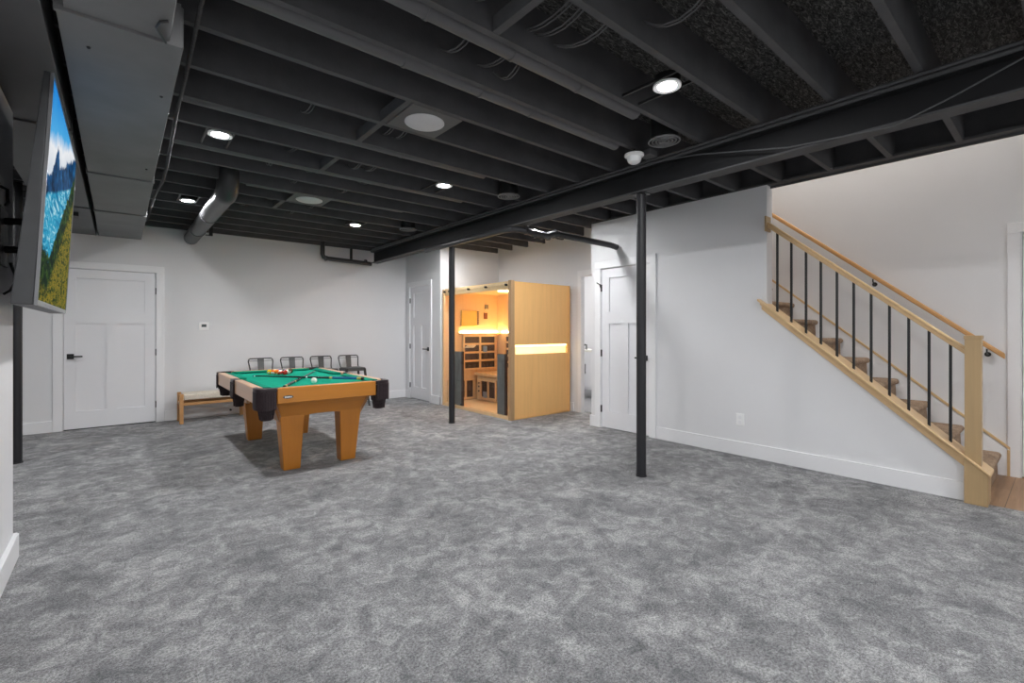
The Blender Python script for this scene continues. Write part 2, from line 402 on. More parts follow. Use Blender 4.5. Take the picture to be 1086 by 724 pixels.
door('door_4', (XF, DL[1]), (0, -1), (-1, 0), DL[1]-DL[0], DL[2], casing=.085, hinge_left=False)
door('door_5', (XN, OP[1]), (0, -1), (-1, 0), OP[1]-OP[0], OP[2], casing=.07, slab=False, wall_t=.06)

# ------------------------------------------------------------------ black ceiling structure
JG = 'black ceiling joists'
TENS = {0: '', 2: 'twenty ', 3: 'thirty '}
ORD = ['', 'first', 'second', 'third', 'fourth', 'fifth', 'sixth', 'seventh', 'eighth', 'ninth', 'tenth', 'eleventh', 'twelfth', 'thirteenth', 'fourteenth', 'fifteenth', 'sixteenth', 'seventeenth', 'eighteenth', 'nineteenth', 'twentieth']
def jl(k):
    n = 19-k
    w_ = ORD[n] if n <= 20 else (('twenty ' if n < 30 else 'thirty ')+ORD[n % 10] if n % 10 else 'thirtieth')
    return 'black painted ceiling joist, %s out from the far white wall' % w_
for k in range(-13, 19):
    y = .53+.4137*k
    if y > YB-.05: break
    x1 = 4.879 if -.95 < y < 4.1 else (5.89 if y < 0 else (5.3 if y < YN else 4.15))
    if 4.1 < y < 4.3: x1 = 5.3
    j = box(-2.99, x1, y-.019, y+.019, ZC, ZS-.001).build('ceiling_joist', 'black_joist', org=(1, y, ZC))
    tag(j, jl(k), 'joist', JG)
struct('trim_1', box(4.80, 4.879, -.9, 4.07, ZC-.0005, ZC+.02).box(4.881, 4.90, -.9, 4.07, ZC-.02, ZS+.05), 'black_joist')

bmr = thing('steel_beam', (3.47, 3.9, 2.44), 'long black steel girder carrying the joists over the posts', 'beam')
box(3.40, 3.53, -4.98, 7.93, 2.44, 2.452).build('bottom_flange', 'black_joist', bmr)  # joist black here: the lit underside put into a paler colour
box(3.461, 3.469, -4.98, 7.93, 2.4521, 2.6299).build('web', 'beam', bmr)
box(3.40, 3.53, -4.98, 7.93, 2.63, 2.6435).build('top_flange', 'beam', bmr)
box(3.395, 3.535, -4.98, 7.93, 2.644, ZC-.0005).build('top_plate', 'black_joist', bmr)

# bridging blocks
for y0, bl in ((1.357, 'nearest the camera'), (2.598, 'left of the nearer square speaker'), (3.012, 'just past the nearer square speaker'), (3.839, 'level with the middle ceiling light'), (5.49, 'beside the farther square speaker')):
    b = box(1.35, 1.39, y0+.020, y0+.3937, ZC+.001, ZC+.075).build('joist_block', 'black_joist', org=(1.37, y0+.2, ZC))
    tag(b, 'short black timber block bridging two ceiling joists, '+bl, 'block', 'blocks between the joists')

# rectangular duct runs
dA = thing('main_duct', (.02, 5, 2.48), 'wide black rectangular air duct running to the far wall', 'duct')
for y0, y1, x0, x1 in ((-1.5, 2.45, -.16, .165), (2.47, 4.85, -.185, .215), (4.87, 6.35, -.19, .222), (6.37, 8.07, -.195, .232)):
    box(x0, x1, y0, y1, 2.48, 2.655).build('duct_section', 'duct_light', dA, bevel=.003)
for y0, x0, x1 in ((2.45, -.19, .205), (4.85, -.195, .225), (6.35, -.2, .232)):
    box(x0, x1, y0, y0+.02, 2.468, 2.658).build('joint_cleat', 'duct_light', dA, bevel=.002)
MB().tube([(.150, 2.44, 2.466), (.115, 2.34, 2.466), (.125, 2.29, 2.466), (.15, 2.28, 2.474)], .006, 8).build('damper_lever', 'black_pipe', dA)
for p in ((-.10, 2.72), (.17, 3.05), (.16, 4.5)):
    MB().sphere((p[0], p[1], 2.479), .008, 8).build('screw_head', 'black', dA)
dB = thing('return_duct', (-.4, 4, 2.48), 'flat black duct beside the main duct, above the television', 'duct')
for y0, y1 in ((-1.5, 3.9), (3.92, 6.3), (6.32, 8.07)):
    box(-.60, -.225, y0, y1, 2.48, 2.655).build('duct_section', 'black_duct', dB, bevel=.003)
for y0 in (3.9, 6.3): box(-.605, -.215, y0, y0+.02, 2.468, 2.657).build('joint_cleat', 'black_duct', dB)
box(-.42, -.32, 6.6, 6.75, 2.44, 2.479).build('duct_register', 'black', dB)

rd = thing('round_duct', (.79, 6, 2.5), 'fat round black duct with an elbow, hung before the far wall', 'duct')
MB().tube([(.79, 5.22, 2.57), (.79, 8.07, 2.57)], .088, 28).build('duct_pipe', 'black_pipe', rd)
p = [(.79, 5.10, 2.89), (.79, 5.10, 2.72)]+[(.79, 5.10+.13*(1-math.cos(a)), 2.72-.15*math.sin(a)) for a in (.3, .6, .9, 1.2, PI/2)]+[(.79, 5.28, 2.57)]
MB().tube(p, .094, 28).build('elbow', 'black_pipe', rd)
for y in (5.28, 6.3, 7.3): MB().tube([(.79, y, 2.57), (.79, y+.02, 2.57)], .093, 28).build('joint_ring', 'black_pipe', rd)
box(.90, .94, 7.2, 7.24, 2.50, ZC-.001).box(.86, .94, 7.2, 7.24, 2.49, 2.5).build('hanger_bracket', 'black', rd)

# supply pipes tucked between joists
def bay(n): return .53+.4137*n
for i, (x0, x1, n, off, txt) in enumerate(((.30, 2.62, 3, .065, 'nearest round black pipe duct tucked beside a joist'), (.30, 2.95, 4, .065, 'long round black pipe duct behind the nearest one, ending by the beam'),
                                     (.30, 2.6, 7, .06, 'round black pipe duct beyond the first square speaker'), (.30, 2.9, 9, .06, 'thin black pipe duct beyond the middle recessed lights'),
                                     (.95, 2.6, 11, .05, 'black pipe duct in front of the far square speaker'))):
    y = bay(n)+off+.019; r = .052 if i < 2 else .042
    if i == 2: y = bay(7)+.08
    t = thing('pipe_duct', (1, y, ZC), txt, 'pipe')
    MB().tube([(x0, y, ZC+.045), (x1, y, ZC+.045)], r, 18).build('duct_pipe', 'black_duct', t)
    for xx in (1.05+.1*i, 1.55+.1*i, 2.05):
        if xx < x1: MB().tube([(xx, y, ZC+.045), (xx+.02, y, ZC+.045)], r+.004, 18).build('joint_ring', 'black_duct', t)
NUM = ['nearest', 'second', 'third', 'fourth', 'fifth', 'sixth', 'seventh', 'eighth', 'ninth', 'tenth', 'eleventh', 'twelfth', 'thirteenth', 'fourteenth', 'fifteenth', 'sixteenth', 'seventeenth', 'eighteenth', 'nineteenth', 'twentieth']
def fw(k): return ORD[19-k]
# cable loops hanging in the bays
CG = 'cable loops hanging between the joists'
for n, xs in ((2, (1.25, 1.55, 1.62, 1.80)), (3, (1.35, 1.60, 1.68)), (1, (1.65, 1.95)), (6, (.95, 1.5, 1.6)), (8, (1.1, 1.6, 1.75)), (9, (1.0, 1.35, 1.9)), (10, (1.3, 1.8)), (12, (1.3, 1.7)), (13, (1.1, 1.6))):
    for xi_, x in enumerate(xs):
        y0 = bay(n)+.019; y1 = y0+.3757
        if n in (3, 4, 9, 11): y0 += .125
        m_ = MB(); dx = random.uniform(-.05, .05); dr = random.uniform(.03, .09)
        for q in (0, .022):
            m_.tube([(x+q+dx*t, y0+.002+(y1-y0-.004)*t, ZC+.10-dr*4*t*(1-t)) for t in (0, .15, .3, .5, .7, .85, 1)], .004, 6)
        tag(m_.build('cable_loop', 'black_duct', org=(x, y0, ZC)), 'black cable loop under the %s joist from the far wall, %s' % (fw(n), ('leftmost there', 'second from left', 'third from left', 'rightmost there')[3 if xi_ == len(xs)-1 else xi_]), 'cable', CG)

# bx cable hanging along the duct
pts = [(.27, 1.6, 2.70), (.27, 2.4, 2.655), (.27, 2.63, 2.63), (.27, 2.99, 2.60), (.27, 3.43, 2.59), (.268, 3.86, 2.52), (.265, 4.2, 2.44), (.262, 4.5, 2.415), (.262, 4.9, 2.46), (.265, 5.49, 2.54), (.268, 6.2, 2.58), (.27, 6.92, 2.62), (.27, 7.6, 2.655)]
mb = MB(); dense = []
for a, b in zip(pts, pts[1:]):
    A = Vector(a); Bv = Vector(b); n = max(2, int((Bv-A).length/.012))
    for q in range(n): dense.append(A.lerp(Bv, q/n))
mb.tube(dense, .008, 8, radii=[.0085 if i % 2 else .0105 for i in range(len(dense))])
tag(mb.build('armored_cable', 'cable_rough', org=(.27, 4, 2.5)), 'ribbed black armoured cable sagging along the edge of the main duct', 'cable')
wb = MB().tube([(3.385, 2.3, 2.655), (3.385, 1.825, 2.60), (3.385, 1.2, 2.466), (3.385, .65, 2.422), (3.385, .40, 2.497), (3.385, .145, 2.591), (3.385, -.4, 2.65)], .005, 8)
tag(wb.build('loose_wire', 'black_duct', org=(3.385, 1, 2.5)), 'thin black wire drooping along the near face of the girder', 'wire')
tag(MB().tube([(3.365, -3, 2.635), (3.365, 7.8, 2.635)], .014, 10).build('conduit_pipe', 'black_joist', org=(3.365, 3, 2.63)), 'straight thin black conduit along the top of the girder', 'pipe')
tag(MB().tube([(3.33, -3, 2.648), (3.33, 7.7, 2.648)], .010, 10).build('conduit_pipe', 'black_joist', org=(3.33, 3, 2.64)), 'thinner black conduit running just outside the first one on the girder', 'pipe')

# drain pipe from the girder into the wall
dp = thing('drain_pipe', (4.2, 3.8, 2.35), 'black pipe with ribbed couplings slanting from the girder into the wall', 'pipe')
MB().tube([(3.98, 3.88, 2.385), (4.70, 3.69, 2.322), (4.799, 3.665, 2.30)], .036, 18).build('straight_run', 'black_pipe', dp)
MB().tube([(3.355, 5.9, 2.398), (3.355, 4.15, 2.398), (3.385, 4.03, 2.396), (3.45, 3.97, 2.390), (3.62, 3.92, 2.36), (3.8, 3.90, 2.35), (3.9, 3.9, 2.385), (3.98, 3.88, 2.39)], .036, 18).build('curved_run', 'black_pipe', dp)
for q, (x, z) in enumerate(((3.50, 2.385), (3.62, 2.36), (3.72, 2.353), (3.82, 2.355), (3.92, 2.39))):
    MB().tube([(x, 3.95-.1*(x-3.5), z), (x+.03, 3.945-.1*(x-3.5), z)], .050, 18).build('coupling_band', 'black_pipe', dp)
bp = thing('waste_pipe', (2.9, 7.95, 2.46), 'black waste pipe running level across the top of the far wall', 'pipe')
MB().tube([(2.58, 7.95, 2.90), (2.58, 7.95, 2.52), (2.60, 7.95, 2.47), (2.66, 7.95, 2.452), (3.0, 7.95, 2.443), (3.42, 7.95, 2.43)], .036, 16).build('pipe_run', 'black_pipe', bp)
for x in (2.62, 3.30): MB().tube([(x, 7.95, 2.455), (x+.03, 7.95, 2.453)], .045, 16).build('coupling_band', 'black_pipe', bp)
box(3.04, 3.08, 7.94, 7.96, 2.478, 2.66).build('hanger_strap', 'black', bp)

# posts
PG = None
def post(x, y, top, r, label):
    t = thing('support_post', (x, y, 0), label, 'post')
    MB().tube([(x, y, .006), (x, y, top-.008)], r, 24).build('pole', 'black_steel', t)
    box(x-.06, x+.06, y-.06, y+.06, top-.008, top-.0005).build('cap_plate', 'black_steel', t)
    MB().lathe((x, y, 0), [(r+.006, .001), (r+.006, .012), (r, .014)], 24).build('base_collar', 'black_steel', t)
post(3.465, 2.388, 2.44, .041, 'nearest black steel post, standing alone before the closet door')
post(3.465, 5.40, 2.44, .041, 'black steel post standing in front of the glowing sauna')
post(-.745, 6.42, ZC, .042, 'black steel post at the far left behind the television')

# recessed lights
def lamp(x, y, label):
    t = thing('recessed_light', (x, y, ZC), label, 'light', 'recessed ceiling lights')
    MB().lathe((x, y, ZC), [(.0005, .004), (.050, .004), (.050, .010), (.0005, .010)], 28).build('lens', 'lens', t)
    MB().loft([[(x+r*math.cos(2*PI*k/28), y+r*math.sin(2*PI*k/28), ZC+z) for k in range(28)] for r, z in ((.052, .002), (.078, .0), (.078, .012), (.052, .012), (.052, .002))], caps=False).build('trim_ring', 'white_plastic', t)
    MB().lathe((x, y, ZC), [(.075, .0125), (.075, .06), (.05, .07)], 20).build('housing', 'black', t)
    k = math.floor((y-.53)/.4137); ya, yb_ = .53+.4137*k+.0188, .53+.4137*(k+1)-.0188
    for q in (-.082, .082): box(x+q-.006, x+q+.006, ya, yb_, ZC+.012, ZC+.028).build('mounting_bar', 'black', t)
lamp(2.43, 1.50, 'brightest recessed ceiling light, nearest, close to the girder')
lamp(2.43, 3.93, 'recessed ceiling light over the middle of the floor near the girder')
lamp(2.43, 6.17, 'recessed ceiling light above the far right end of the billiard table')
lamp(.56, 3.95, 'recessed ceiling light next to the big duct, nearer of the two')
lamp(.575, 6.18, 'recessed ceiling light next to the round duct by the far wall')
lamp(.57, 1.50, 'recessed ceiling light above the photographer')
lamp(.57, -.95, 'recessed ceiling light behind the camera on the left')
lamp(2.43, -.95, 'recessed ceiling light behind the camera on the right')
lamp(.57, -3.3, 'recessed ceiling light deep behind the camera on the left')
lamp(2.43, -3.3, 'recessed ceiling light deep behind the camera on the right')
lamp(4.0, -.95, 'recessed ceiling light beyond the girder behind the camera')
lamp(4.0, -3.3, 'recessed ceiling light beyond the girder deep behind the camera')
lamp(3.90, 4.06, 'recessed ceiling light behind the girder above the closet door wall')
lamp(4.0, 6.17, 'recessed ceiling light behind the girder in front of the sauna')
lamp(-1.6, 5.4, 'recessed ceiling light in the area left of the television')

ut = thing('ceiling_fixture', (5.4, 1.6, 5.2), 'warm flush ceiling lamp above the stairwell', 'light')
MB().lathe((5.4, 1.6, 5.2), [(.17, .0), (.17, -.04), (.12, -.08), (.001, -.09)], 28).build('diffuser', 'lens_up', ut)
bt = thing('ceiling_fixture', (6.5, 5.2, ZS), 'round flush lamp on the ceiling of the side room', 'light')
MB().lathe((6.5, 5.2, ZS), [(.15, .0), (.15, -.04), (.001, -.07)], 28).build('diffuser', mat_emit('lit_bath_lens', (1, .98, .96, 1), 130), bt)

# speakers
for x, y, lb in ((1.585, 2.81, 'square grey board with round white ceiling speaker, nearer and larger'), (1.575, 5.283, 'square grey board with round white ceiling speaker, smaller, near the far wall')):
    t = thing('ceiling_speaker', (x, y, ZC), lb, 'speaker')
    box(x-.185, x+.185, y-.1865, y+.1865, ZC-.0, ZC+.012).build('mounting_board', 'speaker_board', t)
    MB().lathe((x, y, ZC), [(.001, -.010), (.125, -.009), (.133, -.004), (.133, 0)], 40).build('speaker_grille', 'grille', t)
# smoke detector
sx, sy = 3.07, 2.18
t = thing('smoke_detector', (sx, sy, ZC-.05), 'white domed smoke detector hanging beside the girder', 'detector')
MB().lathe((sx, sy, 2.60), [(.001, -.048), (.028, -.046), (.046, -.034), (.054, -.014), (.058, .004), (.074, .012), (.074, .026), (.001, .026)], 28).build('detector_body', 'white_plastic', t)
MB().tube([(sx, sy, 2.626), (sx, sy, ZS-.001)], .008, 8).build('hanging_stem', 'black', t)
tag(box(sx+.06, sx+.16, sy-.10, sy, 2.62, 2.66).build('junction_box', 'black_duct', org=(sx, sy, 2.6)), 'small black junction box between the smoke detector and girder', 'box')
# round diffusers
for i, (x, y, lb) in enumerate(((3.04, 1.90, 'black round ringed air diffuser beside the smoke detector'), (3.07, 3.71, 'black round ringed air diffuser near the middle ceiling light'), (3.03, 5.82, 'black round ringed air diffuser farthest away above the billiard table'))):
    t = thing('air_diffuser', (x, y, ZC), lb, 'vent')
    for r in (.108, .082, .058, .034):
        MB().tube([(x+r*math.cos(2*PI*k/36), y+r*math.sin(2*PI*k/36), 2.634) for k in range(37)], .0065, 8).build('diffuser_ring', 'duct_light', t)
    MB().lathe((x, y, 2.64), [(.001, -.012), (.016, -.011), (.016, .0), (.001, .0)], 20).build('centre_disc', 'duct_light', t)
    for a_ in (0, PI/2): MB().tube([(x-.104*math.cos(a_), y-.104*math.sin(a_), 2.645), (x+.104*math.cos(a_), y+.104*math.sin(a_), 2.645)], .004, 6).build('spoke', 'black_duct', t)
    MB().lathe((x, y, 2.652), [(.098, .0), (.098, .24)], 28).build('diffuser_boot', 'black', t)

# ------------------------------------------------------------------ television on its arm
y0, y1 = 2.87, 4.30
tv = thing('television', (-.30, 3.6, 1.37), 'large flat television on a wall arm showing a mountain river landscape', 'television')
zb, zt = 1.37, 2.39
MB().prism([(-.352, zb), (-.282, zb), (-.229, zt), (-.250, zt)], 1, y0, y1).build('housing', 'tv_side', tv, bevel=.004)
nx = Vector((zt-zb, 0, -(.053))).normalized()      # outward normal of the tilted front
def fr(z): return -.282+(z-zb)/(zt-zb)*.053
def slab(a0, a1, za, zb_, off0, off1):
    m_ = MB(); m_.prism([(fr(za)+off0, za), (fr(za)+off1, za), (fr(zb_)+off1, zb_), (fr(zb_)+off0, zb_)], 1, a0, a1); return m_
bz = slab(y0, y1, zb, zb+.022, .0005, .012)
for a in ((y0, y0+.012, zb+.0221, zt-.0121), (y1-.012, y1, zb+.0221, zt-.0121), (y0, y1, zt-.012, zt)):
    q = slab(a[0], a[1], a[2], a[3], .0005, .012); me = bpy.data.meshes.new('t'); q.bm.to_mesh(me); bz.bm.from_mesh(me); bpy.data.meshes.remove(me); q.bm.free()
bz.build('bezel', 'tv_bezel', tv)
M['screen'] = mk_screen(y0-3.6+.012, y1-y0-.024, .022, zt-zb-.034)
slab(y0+.0125, y1-.0125, zb+.0225, zt-.0125, .0005, .009).build('screen', 'screen', tv, smooth=False)
ar = thing('wall_mount_arm', (-.45, 3.42, 1.6), 'black folding wall bracket arm behind the television', 'bracket')
box(-.449, -.435, 3.30, 3.50, 1.58, 1.86).build('wall_plate', 'black', ar)
MB().tube([(-.43, 3.40, 1.80), (-.36, 3.36, 1.80), (-.325, 3.62, 1.80)], .018, 10).build('arm_bar', 'black', ar)
MB().tube([(-.43, 3.40, 1.66), (-.37, 3.37, 1.66), (-.335, 3.62, 1.66)], .018, 10).build('arm_bar', 'black', ar)
MB().tube([(-.42, 3.44, 1.60), (-.40, 3.46, 1.52), (-.42, 3.44, 1.46), (-.44, 3.42, 1.44)], .006, 8).build('cable', 'black', ar)
pl = thing('media_wall_box', (-.45, 3.4, 1.9), 'white wall box with a short black cable above the bracket', 'wall plate')
box(-.4495, -.444, 3.28, 3.46, 1.87, 2.02).build('cover_plate', 'white_plastic', pl)
MB().tube([(-.443, 3.34, 1.96), (-.42, 3.36, 1.95), (-.425, 3.40, 1.92), (-.42, 3.38, 1.89), (-.43, 3.40, 1.88)], .007, 8).build('cable', 'black', pl)

# ------------------------------------------------------------------ wall fittings
t = thing('thermostat', (.945, YB, 1.3), 'small white thermostat with dark screen on the far wall', 'thermostat')
box(.885, 1.005, YB-.012, YB-.0002, 1.26, 1.375).build('body', 'white_plastic', t, bevel=.003)
box(.915, .975, YB-.015, YB-.0122, 1.305, 1.345).build('display', mat_plain('dark_display', lin(60, 62, 64), .2), t)
t = thing('wall_outlet', (XW, 2.14, .36), 'white double wall outlet low on the stair wall', 'outlet')
box(XW-.006, XW-.0002, 2.10, 2.18, .30, .42).build('cover_plate', 'white_plastic', t, bevel=.002)
for z in (.335, .385): box(XW-.009, XW-.0062, 2.122, 2.158, z-.018, z+.018).build('socket', 'trim', t, bevel=.002)
t = thing('door_stop', (1.27, YB-BT, .07), 'black door stop on the far baseboard behind the bench', 'door stop')
MB().tube([(1.27, YB-BT-.0005, .08), (1.27, YB-BT-.05, .08)], .007, 10).build('stem', 'black', t); MB().tube([(1.27, YB-BT-.05, .08), (1.27, YB-BT-.068, .08)], .015, 12).build('rubber_tip', 'black', t)

# ------------------------------------------------------------------ stairs
st = thing('staircase', (5.4, .4, 0), 'brown carpeted stairs rising behind the open wooden railing', 'stairs')
for k in range(1, 15):
    yk = .385+.2325*(k-1); zk = .195*k+.003*k if k < 3 else .1965*k-.003
    zl = zk-.1965 if k > 1 else .001
    arc = [(yk+.028-.028*math.sin(a)-.0, zk-.028+.028*math.cos(a)) for a in [i*PI/8 for i in range(0, 9)]]
    prof = [(yk+.262, zk)]+arc+[(yk+.022, zl+.001), (yk+.262, zl+.001)]
    MB().prism(prof, 0, XW+.145, XF-.022).build('stair_step', 'brown_carpet', st)
# far skirt board with wooden cap
sk = thing('stair_skirt', (XF-.01, .4, 0), 'white skirt board with thin oak cap along the stairwell wall', 'skirt board')
MB().prism([(.352, 0), (3.6, 0), (3.6, .25+SL*(3.6-.352)), (.352, .232)], 0, XF-.016, XF-.0005).build('board', 'trim', sk)
MB().prism([(.333, .225), (3.62, .225+SL*3.287), (3.62, .250+SL*3.287), (.333, .250)], 0, XF-.021, XF-.0005).box(XF-.021, XF-.0005, .333, .3515, .001, .225).build('cap', 'wood_stair', sk)
# wall handrail
hr = thing('wall_handrail', (XF-.08, 1, 1.5), 'amber wooden handrail on the stairwell wall behind the balustrade', 'handrail')
def hz(y): return 1.052+SL*(y-.375)
xr = XF-.075
MB().prism([(.36, hz(.36)-.03), (3.4, hz(3.4)-.03), (3.4, hz(3.4)+.02), (.36, hz(.36)+.02)], 0, xr-.02, xr+.02).build('rail', 'wood_rail2', hr, bevel=.01)
for y in (.47, 1.28, 2.4):
    z = hz(y)
    MB().tube([(XF-.001, y, z-.085), (XF-.03, y, z-.085), (xr, y, z-.06), (xr, y, z-.035)], .006, 8).tube([(XF-.001, y, z-.085), (XF-.008, y, z-.085)], .022, 14).build('rail_bracket', 'black', hr)
# open balustrade
ra = thing('stair_balustrade', (XW, 1.1, 0), 'oak stair balustrade with black iron balusters and square newel post', 'railing')
xn = 4.735
MB().prism([(y, z) for y, z in ((.36, capz(.36)-.022), (1.945, capz(1.945)-.022), (1.945, capz(1.945)), (.36, capz(.36)))], 0, xn-.02, XW+.139).build('stringer_cap', 'wood_stair', ra, bevel=.006)
MB().prism([(.5005, capz(.5)-.10), (1.925, capz(1.925)-.085), (1.925, capz(1.925)-.0225), (.5005, capz(.5)-.0225)], 0, XW-.030, XW-.0005).build('apron_board', 'wood_stair', ra, bevel=.003)
MB().prism([(.5005, capz(.5)-.055), (1.935, capz(1.935)-.05), (1.935, capz(1.935)-.0225), (.5005, capz(.5)-.0225)], 0, XW-.045, XW-.0305).build('cove_moulding', 'wood_stair', ra, bevel=.004)
MB().prism([(.375, .001), (.4995, .001), (.4995, capz(.4995)-.0225), (.375, capz(.375)-.0225)], 0, xn-.012, XW+.125).build('base_block', 'wood_newel_shaded', ra, bevel=.003)
mb = MB().box(xn, xn+.09, .410, .498, capz(.41)-.0, 1.219).box(xn-.004, xn+.094, .406, .502, 1.195, 1.221)
mb.build('newel_post', 'wood_newel_shaded', ra, bevel=.003)
def rz(y): return 2.295+.8485*(y-1.862)      # top of the handrail
xb = 4.80
mb = MB().prism([(.4985, rz(.4985)-.026), (1.872, rz(1.872)-.026), (1.872, rz(1.872)), (.4985, rz(.4985))], 0, xb-.034, xb+.034)
mb.build('handrail', 'wood_stair', ra, bevel=.006)
MB().prism([(.4985, rz(.4985)-.058), (1.872, rz(1.872)-.058), (1.872, rz(1.872)-.0265), (.4985, rz(.4985)-.0265)], 0, xb-.022, xb+.022).build('rail_fillet', 'wood_stair', ra, bevel=.004)
box(xb-.055, xb+.06, 1.872, 1.8875, rz(1.88)-.10, rz(1.88)+.045).build('rosette_block', 'wood_newel_shaded', ra, bevel=.003)
for y in (1.792, 1.671, 1.549, 1.431, 1.309, 1.187, 1.066, .945, .824, .702, .580):
    box(xb-.0085, xb+.0085, y-.0085, y+.0085, capz(y)-.004, rz(y)-.052).build('baluster', 'black', ra)

# ------------------------------------------------------------------ sauna
SX0, SX1, SY0, SY1, SZ = 4.18, 5.36, 5.0, 6.80, 1.95
sa = thing('sauna_cabin', (4.77, 5.9, 0), 'glowing light wood sauna cabin with a frameless glass front', 'sauna')
mb = box(SX0+.05, SX1, SY0, SY0+.03, 0.001, .917).box(SX0+.05, SX1, SY0, SY0+.03, 1.05, SZ-.005).box(SX0+.05, SX0+.075, SY0+.0002, SY0+.03, .917, 1.05).box(SX1-.055, SX1, SY0+.0002, SY0+.03, .917, 1.05)
mb.build('side_panel', 'sauna_z', sa)
box(SX0+.075, SX1-.055, SY0+.0312, SY0+.05, .90, 1.07).build('light_niche', 'led_soft', sa)
box(SX0+.08, SX1-.06, SY0+.012, SY0+.0308, 1.028, 1.049).build('led_strip', 'led', sa)
box(SX0-.01, SX0+.0495, SY0-.012, SY0+.05, .001, SZ+.006).build('corner_post', 'sauna_edge', sa)
box(SX0+.05, SX1+.003, SY0-.006, SY0-.0005, .02, .03).box(SX1-.03, SX1+.004, SY0-.006, SY0-.0005, .001, SZ-.004).build('edge_trim', 'sauna_z', sa)
box(SX0-.002, SX1, SY1-.04, SY1, .001, SZ-.005).build('far_side_panel', 'sauna_in', sa)
box(SX1-.04, SX1, SY0+.051, SY1-.041, .001, SZ-.005).build('back_panel', 'sauna_in', sa)
box(SX0+.03, SX1-.041, SY0+.051, SY1-.041, .001, .05).build('cabin_floor', 'sauna_x', sa)
box(SX0+.02, SX1-.041, SY0+.051, SY1-.041, 1.90, SZ).build('roof_panel', 'sauna_x', sa)
box(SX0-.006, SX0+.0195, SY0+.051, SY1-.041, .001, .045).build('front_sill', 'sauna_x', sa)
box(SX0+.022, SX0+.06, SY0+.051, SY1-.041, 1.84, 1.899).build('front_header', 'sauna_x', sa)
gx = SX0+.002
for a, b, nm in ((SY0+.055, 5.60, 'glass_door'), (5.606, 6.20, 'glass_panel'), (6.206, SY1-.045, 'glass_panel')):
    box(gx, gx+.008, a, b, .047, 1.935).build(nm, 'glass', sa)
for y in (5.12, 5.60, 6.05, 6.60, 6.75):
    MB().tube([(gx-.014, y, 1.90), (gx+.021, y, 1.90)], .016, 14).build('glass_clamp', 'black', sa)
MB().tube([(gx-.010, 6.24, .075), (gx+.016, 6.24, .075)], .014, 12).build('glass_clamp', 'black', sa)
for z in (.98, .30): box(gx-.008, gx-.0005, 5.555, 5.65, z-.045, z+.045).build('glass_hinge', 'chrome', sa, bevel=.002)
# inner furniture
def heater(mb_f, mb_d, ax, at, u0, u1, z0, z1, cols, rows, fr_=.03, dep=.02):
    """wood frame (ax plane) with dark heater fields; built into two meshes"""
    def bx(m_, a0, a1, b0, b1, d0, d1):
        if ax == 1: m_.box(a0, a1, at-d1, at-d0, b0, b1)
        else: m_.box(at-d1, at-d0, a0, a1, b0, b1)
    bx(mb_d, u0+.005, u1-.005, z0+.005, z1-.005, .001, .008)
    for i in range(cols+1):
        u = u0+(u1-u0-fr_)*i/cols; bx(mb_f, u, u+fr_, z0, z1, .009, dep)
    for j in range(rows+1):
        z = z0+(z1-z0-fr_)*j/rows; bx(mb_f, u0, u1, z, z+fr_, .009, dep-.001)
yi = SY1-.041
f, d = MB(), MB(); heater(f, d, 1, yi, 4.55, 5.28, .56, 1.18, 2, 4, .035, .03)
f.build('heater_frame', 'sauna_x', sa); d.build('heater_mesh', 'heater', sa)
f, d = MB(), MB(); heater(f, d, 0, SX1-.041, 5.15, 6.52, .56, 1.18, 3, 5, .035, .03)
f.build('heater_frame', 'sauna_x', sa); d.build('heater_mesh', 'heater', sa)
f, d = MB(), MB(); heater(f, d, 1, yi, 4.24, 4.80, .06, .42, 3, 1, .035, .03)
f.build('heater_frame', 'sauna_x', sa); d.build('heater_mesh', 'heater', sa)
f, d = MB(), MB(); heater(f, d, 0, 4.82, 6.12, 6.58, .08, .42, 2, 1, .035, .03)
f.build('heater_frame', 'sauna_x', sa); d.build('heater_mesh', 'heater', sa)
box(4.821, 4.86, 5.051, 6.70, .051, .475).box(4.861, SX1-.1, 6.66, 6.70, .051, .475).build('bench_front', 'sauna_in', sa)
box(4.78, SX1-.074, 5.051, 6.725, .476, .52).build('bench_seat', 'sauna_x', sa, bevel=.004)
for z in (.2, .28, .34): MB().tube([(4.8205, 6.64, z), (4.81, 6.64, z)], .014, 10).build('control_knob', 'black', sa)
for a, b in ((5.18, 5.345), (6.28, 6.50)):
    box(gx+.022, gx+.05, a, b, .0505, .915).build('front_heater', 'smoke_panel', sa, bevel=.002)
    box(gx+.024, gx+.048, a-.045, a-.0005, .0505, .92).build('heater_frame', mat_plain('dark_wood', lin(60, 34, 22), .5), sa)
box(4.50, 5.30, yi-.022, yi-.004, 1.215, 1.235).build('led_strip', 'led_in', sa)
box(SX1-.063, SX1-.045, 5.10, 6.6, 1.215, 1.235).build('led_strip', 'led_in', sa)
box(4.48, 5.30, yi-.034, yi-.0005, 1.182, 1.213).box(SX1-.075, SX1-.0415, 5.06, 6.70, 1.182, 1.213).build('ledge', 'sauna_x', sa)
box(4.52, 4.84, yi-.03, yi-.001, 1.33, 1.60).build('amber_panel', 'amber', sa, bevel=.003)
mb = MB()
for q in range(7): mb.box(4.86, 4.89, yi-.03, yi-.001, 1.36+.035*q, 1.38+.035*q)
mb.build('wall_vent', 'heater', sa)
box(5.03, 5.11, yi-.02, yi-.001, 1.64, 1.72).build('speaker', 'chrome', sa, bevel=.003)
box(5.01, 5.08, yi-.02, yi-.001, 1.46, 1.57).build('control_panel', mat_plain('brown_control', lin(120, 60, 20), .4), sa, bevel=.003)
MB().lathe((4.8, 5.9, 1.9), [(.001, -.02), (.11, -.015), (.12, -.0005)], 24).build('ceiling_lamp', 'led_top', sa)
